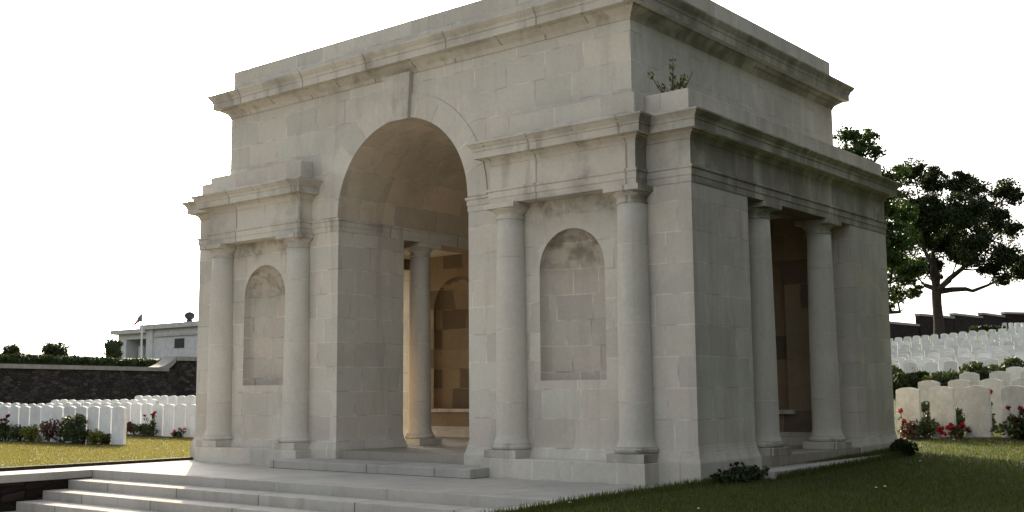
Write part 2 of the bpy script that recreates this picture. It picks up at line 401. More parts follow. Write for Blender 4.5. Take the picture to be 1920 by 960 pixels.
def mass(x0, x1, y0, y1, niche=None, name='pier', mats=('wall', 'niche')):
    """solid masonry block; niche = (centre x, half width, sill z, spring z, depth) cut into its -y face"""
    b = MB()
    if not niche:
        b.box(x0, x1, y0, y1, 0, ZSP); return part(b, name, 'wall')
    xc, r, zs, zp, dp = niche; n = 28
    b.add([(x0,y1,0),(x1,y1,0),(x1,y1,ZSP),(x0,y1,ZSP),(x0,y0,0),(x0,y0,ZSP),(x1,y0,0),(x1,y0,ZSP)],
          [(0,1,2,3),(4,0,3,5),(6,7,2,1),(5,3,2,7)])
    b.add([(x0,y0,0),(xc-r,y0,0),(xc-r,y0,ZSP),(x0,y0,ZSP)], [(0,1,2,3)])
    b.add([(xc+r,y0,0),(x1,y0,0),(x1,y0,ZSP),(xc+r,y0,ZSP)], [(0,1,2,3)])
    if mats[0] != 'wall':
        b.f = b.f[:-2]; e_ = 4.88
        cuts = sorted([x0, xc-r, xc+r, x1, e_ if xc > 0 else -e_])
        for ca, cb_ in zip(cuts, cuts[1:]):
            if abs(ca-(xc-r)) > 1e-6: b.add([(ca,y0,0),(cb_,y0,0),(cb_,y0,ZSP),(ca,y0,ZSP)], [(0,1,2,3)])
    b.add([(xc-r,y0,0),(xc+r,y0,0),(xc+r,y0,zs),(xc-r,y0,zs)], [(0,1,2,3)])
    pts = [(xc-r*math.cos(math.pi*i/n), zp+r*math.sin(math.pi*i/n)) for i in range(n+1)]
    for i in range(n):
        (xa, za), (xb, zb) = pts[i], pts[i+1]
        b.add([(xa,y0,za),(xb,y0,zb),(xb,y0,ZSP),(xa,y0,ZSP)], [(0,1,2,3)])
    o = part(b, name, 'wall')
    if mats[0] != 'wall':                                # the face turned to the chamber takes the interior stone, darkened for shade
        o.data.materials.append(M[mats[0]])
        for p_ in o.data.polygons:
            if abs(p_.normal.y) > .7 and abs(p_.center.y-y0*K) < .01 and abs(p_.center.x) < 4.88*K: p_.material_index = 1
    elif niche:
        o.data.materials.append(M['inner'])
        for p_ in o.data.polygons:
            if abs(p_.normal.y) > .7 and abs(p_.center.y-y1*K) < .01: p_.material_index = 1
    q = MB(); ph = [math.pi*i/n for i in range(n+1)]
    def ring(rr, z): return [(xc-rr*math.cos(a), y0+dp*(rr/r)*max(0, math.sin(a))**.62, z) for a in ph]
    lev = [(r, zs), (r, zp)]+[(r*math.cos(t), zp+r*math.sin(t)) for t in [math.pi/2*k/12 for k in range(1, 13)]]
    for rr, z in lev: q.v += ring(max(rr, .001), z)
    for k in range(len(lev)-1):
        for i in range(n):
            a = k*(n+1)+i; q.f.append((a, a+1, a+n+2, a+n+1))
    q.f.append(tuple(range(n+1)))
    part(q, 'niche', mats[1])
    return o
ns = .575
for sx in (1, -1):
    xs = sorted((sx*J, sx*B))
    mass(xs[0], xs[1], 0, Y1, (sx*3.43, ns, 1.372, 2.962, .34))
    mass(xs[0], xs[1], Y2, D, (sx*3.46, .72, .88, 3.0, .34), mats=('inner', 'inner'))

# flared plinth course round the four masses
pl = [(-.003,.4945),(.006,.494),(.010,.45),(.020,.40),(.036,.345),(.055,.29),(.058,.268),(.058,-.12)]
for sx in (1, -1):
    x0, x1 = sorted((sx*J, sx*B))
    for y0, y1 in ((0, Y1), (Y2, D)):
        b = MB(); b.sweep(pl, [(x0,y0),(x1,y0),(x1,y1),(x0,y1)], True); part(b, 'plinth_course', 'wall')
q = .118
for sx in (1, -1):
    x0, x1 = sorted((sx*(R1-q), sx*(R2+q)))
    b = MB(); b.box(x0, x1, YR-q, -.01, -.1, .273); part(b, 'column_pedestal', 'wall', bevel=.008)

# floor and thresholds
b = MB(); b.box(-5.452, 5.452, .02, D-.02, -.1, FL); part(b, 'floor', 'floor')
b = MB(); b.box(-2.2, 2.2, -.80, .0, -.1, .135); part(b, 'arch_step', 'step', bevel=.01)

# the passage is closed at the back by a wall
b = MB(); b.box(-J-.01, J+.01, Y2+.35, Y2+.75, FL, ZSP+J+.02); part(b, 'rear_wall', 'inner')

# beams over the two colonnades and side openings
for sx in (1, -1):
    for xa, xb in ((J, 2.02), (4.90, B-.002)):
        x0, x1 = sorted((sx*xa, sx*xb))
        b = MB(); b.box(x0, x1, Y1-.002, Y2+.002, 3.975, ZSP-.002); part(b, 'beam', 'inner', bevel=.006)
    x0, x1 = sorted((sx*4.512, sx*(B-.004)))
    b = MB(); b.box(x0, x1, .004, D-.004, ZSP, 4.88); part(b, 'entablature_core', 'trim')

# upper wall with the barrel arch
n = 48
arc = [(J*math.cos(math.pi*i/n), ZSP+J*math.sin(math.pi*i/n)) for i in range(n+1)]
b = MB()
for y in (0, D):
    for i in range(n):
        (xa, za), (xb, zb) = arc[i], arc[i+1]
        b.add([(xa,y,za),(xb,y,zb),(xb,y,ZA1),(xa,y,ZA1)], [(0,1,2,3)])
    for s in (1, -1):
        b.add([(s*J,y,ZSP),(s*A,y,ZSP),(s*A,y,ZA1),(s*J,y,ZA1)], [(0,1,2,3)])
b.add([(A,0,ZSP),(A,D,ZSP),(A,D,ZA1),(A,0,ZA1)], [(0,1,2,3)]); b.add([(-A,0,ZSP),(-A,D,ZSP),(-A,D,ZA1),(-A,0,ZA1)], [(0,1,2,3)])
for s in (1, -1): b.add([(s*J,0,ZSP),(s*A,0,ZSP),(s*A,D,ZSP),(s*J,D,ZSP)], [(0,1,2,3)])
b.add([(-A,0,ZA1),(A,0,ZA1),(A,D,ZA1),(-A,D,ZA1)], [(0,1,2,3)])
part(b, 'attic_wall', 'wall')
b = MB()
ny = 10
for k in range(ny+1):
    for (x, z) in arc: b.v.append((x, D*k/ny, z))
for k in range(ny):
    for i in range(n):
        a = k*(n+1)+i; b.f.append((a, a+1, a+n+2, a+n+1))
part(b, 'vault', 'vault', smooth=True)
b = MB(); RO = 1.872
for y in (-.022, 0):
    for i in range(n+1):
        t = math.pi*i/n
        b.v.append((J*math.cos(t), y, ZSP+J*math.sin(t))); b.v.append((RO*math.cos(t), y, ZSP+RO*math.sin(t)))
m_ = 2*(n+1)
for i in range(n):
    a = 2*i; b.f += [(a, a+1, a+3, a+2), (a+1, a+1+m_, a+3+m_, a+3), (a, a+2, a+2+m_, a+m_)]
b.f += [(0, m_, m_+1, 1), (2*n, 2*n+1, m_+2*n+1, m_+2*n)]
part(b, 'archivolt', 'arch')
b = MB(); b.prism([(-.245,5.648),(.245,5.648),(.292,6.43),(-.292,6.43)], -.092, .0); part(b, 'keystone', 'trim', bevel=.008)

# entablature, returning along both sides and the rear
ent = [(-.01,3.975),(.012,3.975),(.012,4.066),(.022,4.068),(.022,4.158),(.034,4.165),(.042,4.172),(.042,4.204),(.0,4.214),(.0,4.556),(.012,4.560),
       (.014,4.575),(.026,4.603),(.05,4.628),(.075,4.645),(.088,4.652),(.09,4.668),(.165,4.676),(.165,4.666),(.178,4.666),(.178,4.772),(.192,4.775),(.192,4.792),(.202,4.815),(.226,4.838),(.245,4.862),(.262,4.872),(.266,4.874),(.266,4.8975),(-.05,4.93)]
right = [(R1,.06),(R1,YR),(R2,YR),(R2,0),(B,0),(B,D),(R2,D),(R2,D-YR),(R1,D-YR),(R1,D-.06)]
left = [(-x, y) for x, y in right[::-1]]
for path in (right, left):
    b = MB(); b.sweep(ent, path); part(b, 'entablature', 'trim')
for sx in (1, -1):
    x0, x1 = sorted((sx*(R1+.003), sx*(R2-.003)))
    for y0, y1 in ((YR+.003, -.002), (D+.002, D-YR-.003)):
        b = MB(); b.box(x0, x1, y0, y1, 3.977, 4.90); part(b, 'lintel', 'trim')
    x0, x1 = sorted((sx*R1, sx*R2))
    for y0, y1 in ((YR, -.002), (D+.002, D-YR)):
        b = MB(); b.box(x0, x1, y0, y1, 4.89, 5.262); part(b, 'blocking_course', 'wall', bevel=.008)
    x0, x1 = sorted((sx*(A+.002), sx*5.402))
    b = MB(); b.box(x0, x1, .006, D-.006, 4.88, 5.250); part(b, 'blocking_course', 'wall', bevel=.008)
# impost band, through the passage
imp = [(-.005,3.977),(.010,3.977),(.010,4.066),(.020,4.068),(.020,4.150),(.032,4.157),(.040,4.165),(.040,4.20),(-.004,4.211)]
b = MB(); b.sweep(imp, [(J,D),(J,0),(R1+.03,0)]); part(b, 'impost_band', 'trim')
b = MB(); b.sweep(imp, [(-R1-.03,0),(-J,0),(-J,D)]); part(b, 'impost_band', 'trim')

# attic cornice and parapet
atc = [(-.01,6.405),(.014,6.405),(.014,6.43),(.022,6.445),(.04,6.475),(.08,6.505),(.12,6.53),(.145,6.55),(.150,6.572),(.228,6.582),(.228,6.574),(.245,6.574),(.245,6.690),(.258,6.693),(.258,6.713),(.268,6.742),(.292,6.768),(.314,6.798),(.322,6.812),(.327,6.814),(.327,6.841),(-.05,6.875)]
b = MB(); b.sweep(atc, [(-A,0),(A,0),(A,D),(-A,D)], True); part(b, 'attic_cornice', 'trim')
b = MB(); b.box(-4.495, 4.495, .02, D+.03, 6.85, 7.33); part(b, 'parapet', 'wall', bevel=.012)

# columns: shaft mesh with capital and base as sub-parts
def column(x, y, z0, z1=3.975, r=.234, sides=48):
    dz = z0-.273
    b = MB()
    prof = [(r*1.17, .470+dz), (r*1.145, .485+dz), (r*1.07, .525+dz), (r*1.015, .575+dz), (r, .64+dz)]
    for k in range(1, 11):
        t = k/10; prof.append((r*(1-.142*t**1.7), .64+dz+(3.745-.64-dz)*t))
    b.lathe(prof, x, y, sides)
    o = part(b, 'column', 'drum', smooth=True)
    rt = r*.86
    c = MB()
    c.lathe([(rt,3.740),(rt*1.06,3.745),(rt*1.09,3.757),(rt*1.06,3.770),(rt*1.0,3.774),(rt*1.0,3.822),(rt*1.07,3.826),(rt*1.07,3.838),(rt*1.17,3.855),(rt*1.27,3.872),(rt*1.33,3.888),(rt*1.33,3.9)], x, y, sides)
    e = .285; c.box(x-e, x+e, y-e, y+e, 3.897, z1-.001)
    part(c, 'capital', 'trim', parent=o, bevel=.004)
    c = MB()
    h = .293; c.box(x-h, x+h, y-h, y+h, z0, .388+dz)
    c.lathe([(r*1.12,.387+dz),(r*1.24,.392+dz),(r*1.305,.41+dz),(r*1.325,.428+dz),(r*1.305,.446+dz),(r*1.25,.458+dz),(r*1.19,.460+dz),(r*1.19,.471+dz)], x, y, sides)
    part(c, 'base', 'trim', parent=o, bevel=.004)
    return o
for sx in (-1, 1):
    column(sx*2.395, -.095, .274); column(sx*4.535, -.095, .274)
    for y in (2.36, 4.57): column(sx*5.155, y, FL+.001, r=.226)
    for y in (2.30, 4.55): column(sx*1.76, y, FL+.001, r=.215)
    # ledge under the rear wall niche
    x0, x1 = sorted((sx*2.6, sx*4.3)); b = MB(); b.box(x0, x1, Y2-.10, Y2-.002, .80, .872); part(b, 'ledge', 'trim', bevel=.005)
# door step on the right hand side
b = MB(); b.box(5.47, 5.90, 1.16, 5.80, -.1, .128); part(b, 'side_step', 'step', bevel=.01)

# ------------------------------------------------------------------ terrace, steps and cheeks
b = MB(); b.box(XL/K, XR/K+.02, -2.65, .05, -.30, 0); o = b.build('terrace', M['slab'], k=K, bevel=.008); tag(o, None, None, kind='structure')
stair = thing('stone_steps', 'wide pale stone steps leading down from the pavilion terrace', 'steps')
for i in range(1, 5):
    b = MB(); b.box(-4.46, 5.15, -2.65-.43*i, -2.65-.43*(i-1)+.02, -.14*i-.2, -.14*i); b.build('step', M['step'], stair, k=K, bevel=.007)
for x0, x1 in ((XL/K+.01, -4.46), (5.15, XR/K)):
    b = MB(); b.box(x0+.02, x1-.02, -6.2, -2.66, -.8, -.125); s = b.build('cheek_wall', M['brick'], stair, k=K)
    b = MB(); b.box(x0, x1, -6.2, -2.655, -.125, -.001); b.build('coping', M['slab'], s, k=K, bevel=.008)

# ------------------------------------------------------------------ headstones
def stone_mesh(wd_=.38, th=.076, h=.80, below=.15):
    b = MB(); n = 12; poly = [(-wd_/2, -below), (wd_/2, -below)]
    for i in range(n+1):
        t = 1-2*i/n; poly.append((wd_/2*t, h-.045+.045*(1-t*t)))
    b.prism(poly, -th/2, th/2); return b
hs_proto = stone_mesh().build('headstone', M['white'], bevel=.006)
eng = MB()                                       # carved badge ring and cross
for i in range(20):
    a0, a1 = 2*math.pi*i/20, 2*math.pi*(i+1)/20
    eng.add([(r_*math.cos(a), -.0405, .62+r_*math.sin(a)) for r_, a in ((.055,a0),(.062,a0),(.062,a1),(.055,a1))], [(0,1,2,3)])
for (x0, x1, z0, z1) in ((-.012,.012,.16,.44),(-.075,-.0125,.345,.369),(.0125,.075,.345,.369)): eng.add([(x0,-.0405,z0),(x1,-.0405,z0),(x1,-.0405,z1),(x0,-.0405,z1)], [(0,1,2,3)])
eng_me = None
stones = [hs_proto]; first = [True]
def headstone(x, y, label, group=None, carved=False, h=1.0, rz=0., worn_shaded=False):
    if first[0]: o = hs_proto; first[0] = False
    else: o = hs_proto.copy(); col.objects.link(o)
    o.location = (x, y, ground(x, y)); o.rotation_euler = (R(random.uniform(-.8,.8)), R(random.uniform(-.9,.9)), R(rz+random.uniform(-2,2)))
    o.scale = (1, 1, h*random.uniform(.985, 1.015))
    for k in ('group',):
        if k in o: del o[k]
    tag(o, label, 'headstone', group)
    if worn_shaded:
        o.material_slots[0].link = 'OBJECT'; o.material_slots[0].material = M['white_worn']
    if carved:
        global eng_me
        if eng_me is None: e = eng.build('carving', M['carve'], o); eng_me = e
        else:
            e = eng_me.copy(); col.objects.link(e); e.parent = o
    return o
SP = .54
# left of the pavilion
SL = .475
xe = x_on(226, 2.3)
for i in range(14):
    lab = 'white headstone at the right end of the front row left of the pavilion' if i == 0 else 'white round-topped headstone in the front left row behind the low border plants'
    headstone(xe-SL*i, 2.3, lab, 'headstones left of the pavilion' if i else None, rz=6.)
xe = x_on(385, 5.7)
for i in range(22): headstone(xe-SL*i, 5.7, 'white round-topped headstone in the second left row, behind the red rose beside the pavilion', 'second row of headstones on the left', rz=6.)
xe = x_on(287, 7.8)
for i in range(16):
    headstone(xe-SL*i, 7.8, 'white headstone in the third left row, its top showing against the dark flint wall', 'third row of headstones on the left', rz=6.)
    if x_on(104, 7.8) > xe-SL*(i+1): break
xe = x_on(262, 10.6)
for i in range(11): headstone(xe+SL*i, 10.6, 'white headstone in the rearmost left row, close to the dark flint wall and pavilion', 'rearmost row of headstones on the left', rz=6.)
# right hillside
x1_ = x_on(1702, 7.6)
labs = ['front right headstone nearest the pavilion, small red flower on its left edge',
        'white headstone in the front right row with red bedding flowers at its right foot',
        'third front right headstone from the pavilion, tall red rose on its right',
        'white headstone in the front right row with a rose bush growing before its right half',
        'white headstone at the cropped right end of the front right row']
for i in range(5): headstone(x1_+SP*i, 7.6, labs[i], carved=True, worn_shaded=True)
x2_ = x_on(1741, 9.7)
labs = ['second-row right headstone in the gap between the first two front stones','second-row right headstone rising between the second and third front stones','second-row right headstone just behind the tall red rose','second-row right headstone at the cropped edge, behind the rose bush']
for i in range(4): headstone(x2_+SP*i, 9.7, labs[i], worn_shaded=True)
x3_ = x_on(1818, 13.)
labs = ['third-row right headstone alone at the left end of its row before the shrubs','third-row right headstone, second from the left end of its row','third-row right headstone at the cropped right edge of the photo']
for i in range(3): headstone(x3_+SP*1.1*i, 13., labs[i], worn_shaded=True)
headstone(x_on(1905, 15.4), 15.4, 'white headstone standing highest of the loose ones before the dark shrubs at the right edge')
for y in (21.0, 23.6, 26.4, 29.5, 33., 37., 41., 45.5):
    xa, xb = x_on(1655, y), x_on(1935, y); x = xa
    lab = {21.0:'white headstone in the nearest packed hillside row, right behind the dark shrubs', 45.5:'white headstone in the packed hillside row just below the grass strip'}.get(y, 'small white headstone in the densely packed middle rows of the right hillside')
    grp = {21.0:'hillside row behind the shrubs', 45.5:'hillside row below the grass strip'}.get(y, 'middle rows of headstones on the hillside')
    x += random.uniform(0, SP)
    while x < xb: headstone(x+random.uniform(-.02,.02), y, lab, grp); x += SP
xa, xb = x_on(1655, 55.), x_on(1935, 55.); x = xa
while x < xb: headstone(x, 55., 'small white headstone in the topmost long row, below the stepped dark wall', 'topmost row of headstones on the hillside'); x += SP*.98
for u in (1884, 1896, 1906, 1910, 1917):
    p = at(u, 613, 100); o = headstone(p.x, p.y, 'tiny white headstone on the hilltop in front of the stepped dark wall', 'tiny headstones on the hilltop')
    o.location.z = at(u, 622, 100).z; o.scale = (1,1,1)

# ------------------------------------------------------------------ far walls
def wall_seg(b, p0, p1, z0, z1, t):
    d = Vector((p1.x-p0.x, p1.y-p0.y)).normalized(); nrm = Vector((-d.y, d.x))*t/2
    q = [(p0.x-nrm.x, p0.y-nrm.y), (p1.x-nrm.x, p1.y-nrm.y), (p1.x+nrm.x, p1.y+nrm.y), (p0.x+nrm.x, p0.y+nrm.y)]
    b.add([(x,y,z0) for x,y in q]+[(x,y,z1) for x,y in q], [(0,3,2,1),(4,5,6,7),(0,1,5,4),(1,2,6,5),(2,3,7,6),(3,0,4,7)])
fw = thing('flint_wall', 'long dark flint retaining wall with pale coping swept up at its right end', 'wall', (0,0,0))
ZT = 2.03
b = MB(); wall_seg(b, W0, W1, -.3, ZT, .5); b.build('wall', M['flint'], fw)
W2, W3 = at(322, 690, 48.9), at(760, 690, 62.)
b = MB(); wall_seg(b, W1, W2, -.3, ZT+.1, .52); wall_seg(b, W2, W3, -.3, ZT+.52, .51); b.build('raised_wall', M['flint'], fw)
b = MB(); wall_seg(b, W0, W1, ZT, ZT+.16, .66); cp = b.build('coping', M['coping'], fw)
b = MB()                                         # swept ramp and the raised coping
dd = Vector((W2.x-W1.x, W2.y-W1.y)); L = dd.length; dd /= L; nn = Vector((-dd.y, dd.x))*.34
S0 = Vector((W1.x, W1.y))-dd*.9
prof = [(0, 0)]
for i in range(11):
    t = i/10; prof.append((t*(L+.75), .16+.48*t**2.2))
k = len(prof)
st_ = [(s_, z_) for s_, z_ in prof[1:]]
for side in (-1, 1):
    for s_, z_ in st_:
        p = S0+dd*s_+nn*side; b.v.append((p.x, p.y, ZT+z_)); b.v.append((p.x, p.y, ZT+.1 if z_ < .3 else ZT+z_-.25))
m2 = len(st_)*2
for i in range(len(st_)-1):
    a = 2*i; b.f += [(a, a+1, a+3, a+2), (m2+a, m2+a+2, m2+a+3, m2+a+1), (a, a+2, m2+a+2, m2+a)]
wall_seg(b, W2, W3, ZT+.47, ZT+.65, .68)
b.build('swept_coping', M['coping'], fw)

hw = thing('stepped_wall', 'dark brick boundary wall stepping up the hilltop behind the tree', 'wall')
segs = [(1600,597.5,1720,608,100.,110.,8.05-.3-.1),(1720,588,1785,594,110.,115.,None),(1785,587,1838,593,115.,120.5,None),(1838,586,1880,592,120.5,126.,None),(1880,585,1990,588,126.,129.,None)]
for (u0, v0, u1, v1, d0, d1, z) in segs:
    p0, p1 = at(u0, v0, d0), at(u1, v1, d1)
    if z is None: z = p0.z
    else: z = at(u1, v1, d1).z
    b = MB(); wall_seg(b, p0, p1, 2., z-.22, .45); s = b.build('wall', M['brick'], hw)
    b = MB(); wall_seg(b, p0, p1, z-.22, z, .6); b.build('coping', M['coping'], s)

# ------------------------------------------------------------------ distant colonnade building and flagpole
fb0 = at(290, 660, 108)
bl = thing('distant_building', 'low pale stone building with flat cornice and dark doorway on the hilltop left', 'building', (fb0.x, fb0.y, fb0.z))
def loc(u, d=108): p = at(u, 660, d); return p
def fx(u):                                       # local x on the facade plane y = fb0.y
    return x_on_far(u)-fb0.x
def x_on_far(u):
    d = _F + _R*((u-960)/FPX) - _U*((640-480)/FPX); return CAM.x + d.x*(fb0.y-CAM.y)/d.y
def fz(u, v):
    d = _F + _R*((u-960)/FPX) - _U*((v-480)/FPX); t = (fb0.y-CAM.y)/d.y; return CAM.z+d.z*t-fb0.z
a0, a1, a2, a3 = fx(221), fx(284), fx(292), fx(420)
zc = fz(287, 619); zl = fz(221, 628); GB = -3.
b = MB(); b.box(a0, fx(237), 0, 7, GB, zl); b.box(fx(237), fx(275), 2.2, 7, GB, zl); b.box(fx(275), a1, 0, 7, GB, zl); b.box(fx(237), fx(275), 0, 2.2, fz(255, 636), zl); b.build('wing_wall', M['far_wall'], bl)
b = MB(); b.box(a0-.6, a1, -.5, 7.4, zl, zl+.42); b.build('wing_roof', M['far_trim'], bl)
b = MB(); b.box(fx(243), fx(252), 1.0, 2.0, GB, fz(248, 648)); b.build('plinth_block', M['far_wall'], bl)
b = MB(); b.box(a1+.02, a3, -.6, 8, GB, zc); b.build('main_wall', M['far_wall'], bl)
b = MB(); b.box(a1-.35, a3+.4, -1.1, 8.4, zc, zc+.45); b.build('cornice', M['far_trim'], bl)
b = MB(); b.box(fx(303), a3, -.75, -.6, fz(340, 630), fz(340, 625.5)); b.build('string_course', M['far_trim'], bl)
b = MB(); b.box(a2, fx(299), -.78, -.602, GB, zc); b.build('pilaster', M['far_wall'], bl)
b = MB(); b.box(fx(338.5), fx(356), -.66, -.602, fz(347, 652.5), fz(347, 635)); b.build('door', M['far_dark'], bl)
b = MB(); ux = fx(344); uz = zc+.45
b.lathe([(.55,uz),(.55,uz+.12),(.3,uz+.2),(.24,uz+.35),(.42,uz+.5),(.5,uz+.72),(.42,uz+.95),(.15,uz+1.08),(.02,uz+1.12)], ux, .6, 16); b.build('urn', M['far_dark'], bl, smooth=True)

fp = at(264.5, 668, 88)
fpz = at(264.5, 583, 88).z
pole = thing('flagpole', 'white flagpole with a drooping blue, white and red flag on the hilltop', 'flagpole', fp)
H_ = fpz-fp.z
b = MB(); b.lathe([(.085,-.6),(.07,H_*.5),(.05,H_)], 0, 0, 10); b.build('pole', M['pole'], pole)
b = MB(); b.lathe([(.02,H_),(.07,H_+.04),(.07,H_+.09),(.01,H_+.14)], 0, 0, 10); b.build('finial', M['pole'], pole)
fm = N('tricolour_cloth'); tcf = fm.n('ShaderNodeUVMap').outputs[0]
spf = fm.n('ShaderNodeSeparateXYZ'); fm.put(spf.inputs[0], tcf)
rr = fm.n('ShaderNodeValToRGB'); rr.color_ramp.interpolation = 'CONSTANT'; fm.put(rr.inputs[0], spf.outputs[0])
e = rr.color_ramp.elements; e[0].color = (.16,.21,.29,1); e[1].position = .46; e[1].color = (.6,.58,.56,1); x_ = e.new(.60); x_.color = (.85,.10,.07,1)
fm.color(rr.outputs[0])
b = MB(); nu, nv = 18, 10; uvs = []
hd = Vector((_R.x, _R.y, 0)).normalized(); vw = Vector((_F.x, _F.y, 0)).normalized()
for i in range(nu+1):
    for j in range(nv+1):
        s, t = i/nu, j/nv
        out = -.62*(s**.85)*(.75+.25*t); drop = -.16-.62*(s**1.1)-.62*t*(1-.35*s)
        fold = .10*math.sin(s*9+t*2.5)*s
        p = hd*(out-.06)+vw*fold; b.v.append((p.x, p.y, H_+drop)); uvs.append((s, t))
for i in range(nu):
    for j in range(nv):
        a = i*(nv+1)+j; b.f.append((a, a+nv+1, a+nv+2, a+1))
fl = b.build('flag', fm.m, pole, smooth=True)
ul = fl.data.uv_layers.new(name='UVMap')
for lp in fl.data.loops: ul.data[lp.index].uv = uvs[lp.vertex_index]
sd = fl.modifiers.new('thickness', 'SOLIDIFY'); sd.thickness = .01

# ------------------------------------------------------------------ foliage
rng = np.random.default_rng(11)
def leaves(b, cen, rad, n, size, flat=.0, shell=.35):
    """n small leaf quads through an ellipsoid's volume"""
    d = rng.normal(size=(n, 3)); d /= np.linalg.norm(d, axis=1)[:, None]
    r = (shell+(1-shell)*rng.random(n))**(1/2.)
    P = np.array(cen)+d*r[:, None]*np.array(rad)
    q = rng.normal(size=(n, 3)); q[:, 2] *= 1-flat; q /= np.linalg.norm(q, axis=1)[:, None]
    t = np.cross(q, rng.normal(size=(n, 3))); t /= np.linalg.norm(t, axis=1)[:, None]; u_ = np.cross(q, t)
    s = size*(.6+.8*rng.random(n))[:, None]
    V = np.stack([P-t*s, P+u_*s*.55+t*s*.1, P+t*s, P-u_*s*.55+t*s*.1], 1).reshape(-1, 3)
    k = len(b.v); b.v += [tuple(v) for v in V]; b.f += [(k+4*i, k+4*i+1, k+4*i+2, k+4*i+3) for i in range(n)]

def tree(name, label, base, fork_h, trunk_r, lobes, lf, dens, lsize, group=None):
    t = thing(name, label, 'tree', base)
    tr = MB(); cr = MB(); base = Vector(base)
    f = Vector((0, 0, fork_h))
    tr.tube([(0,0,-.6),(0,0,.0),(.03,.02,fork_h*.35),(-.02,0,fork_h*.7),f], [trunk_r*1.5,trunk_r*1.2,trunk_r*1.0,trunk_r*.92,trunk_r*.95], 12)
    L_ = [(Vector((cx, cy, cz))-base, r) for cx, cy, cz, r in lobes]
    mains = []
    for c, r in sorted(L_, key=lambda q: -(q[0]-f).length):
        if len(mains) < 6 and all((c-f).normalized().dot((m_[0]-f).normalized()) < .86 for m_ in mains): mains.append((c, r))
    limbs = []
    for c, r in mains:
        d = c-f; pts = [f-Vector((0,0,.3))]
        for k in range(1, 7):
            t_ = k/6; pts.append(f+d*t_*.95+Vector((random.uniform(-.25,.25), random.uniform(-.25,.25), -.9*math.sin(math.pi*t_)*.14*d.length+random.uniform(-.15,.15)))*(1 if k < 6 else .2))
        rad = [trunk_r*.62*(1-.86*k/6) for k in range(7)]; tr.tube(pts, rad, 8); limbs.append((pts, rad))
    for c, r in L_:
        best = min(((p_-c).length+.35*(p_-f).length*0, i, j) for i, (pts, rad) in enumerate(limbs) for j, p_ in enumerate(pts[1:6], 1) )
        p0 = limbs[best[1]][0][max(1, best[2]-1)]; r0 = limbs[best[1]][1][best[2]]*.7
        mid = (p0+c)/2+Vector((random.uniform(-.2,.2), random.uniform(-.2,.2), -.08*(c-p0).length))
        tr.tube([p0, mid, c], [r0, r0*.65, r0*.3], 6)
        nsub = max(9, int(15*r))
        for _ in range(nsub):
            d = Vector((random.gauss(0,1), random.gauss(0,1), random.gauss(0,.9))).normalized()
            s = c+d*r*random.uniform(.2, 1.15)
            tr.tube([mid*.3+c*.7, (c+s)/2+Vector((0,0,.05)), s], [r0*.3, r0*.18, r0*.06], 4)
            rr_ = r*random.uniform(.20,.48)
            leaves(cr, s, (rr_*1.35, rr_*1.35, rr_*.7), int(dens*.85*rr_*rr_*random.uniform(.4,1.2)), lsize, shell=.03)
        leaves(cr, c, (r*1.25, r*1.25, r*1.05), int(dens*.5*r*r), lsize, shell=.02)
    tr.build('trunk', M['bark'], t); cr.build('crown', M[lf], t, recalc=False)
    return t
def lobes_at(lst, d, k):
    out = []
    for (u, v, r) in lst:
        p = at(u, v, d+random.uniform(-1,1)*k); out.append((p.x, p.y, p.z, r*d/FPX))
    return out
T1 = [(1712,322,26),(1748,345,26),(1800,345,26),(1832,355,22),(1886,360,26),(1700,385,30),(1752,398,34),(1808,400,36),(1858,408,32),(1897,430,22),(1722,445,34),(1775,455,36),(1830,455,36),(1884,478,28),(1912,505,24),(1702,500,28),(1742,500,24),(1852,500,20),(1878,522,15),(1800,480,20),(1905,372,14)]
p = at(1761, 640, 80); p.z = ground(p.x, p.y)
tree('broadleaf_tree', 'dark spreading tree with a bare forked trunk on the hilltop right', p, at(1761,538,80).z-p.z, .36, lobes_at(T1, 80, 2.6), 'leaf_tree', 2300, .098)
T2 = [(1585,255,20),(1622,262,22),(1645,285,14),(1600,300,34),(1655,345,32),(1690,325,16),(1640,390,40),(1690,400,28),(1690,450,30),(1690,510,28),(1682,552,18),(1722,500,16),(1640,470,44),(1640,550,36),(1600,400,50),(1580,330,40),(1715,548,13),(1560,470,45)]
p = at(1612, 700, 45); p.z = ground(p.x, p.y)
tree('leafy_tree', 'green tree half hidden behind the pavilion with low drooping branches', p, at(1612,600,45).z-p.z, .25, lobes_at(T2, 45, 1.6), 'leaf_tree_light', 4200, .066)

for i, (x, y, hh) in enumerate(((15.8, -2., 13.), (16.8, 5.5, 13.), (15.8, 13.5, 13.))):  # unseen trees added to block sky light and darken the right flank
    lb = [(x+random.uniform(-2.4,2.4), y+random.uniform(-3.2,3.2), ground(x,y)+random.uniform(1.6, hh-1), random.uniform(1.1,1.7)) for _ in range(40)]
    tree('broadleaf_tree', ['tall dense tree beyond the right edge, level with the terrace','tall dense tree beyond the right edge, level with the pavilion flank','tall dense tree beyond the right edge, beside the front headstones'][i], (x, y, ground(x,y)), 2.2, .3, lb, 'leaf_tree', 240, .22)

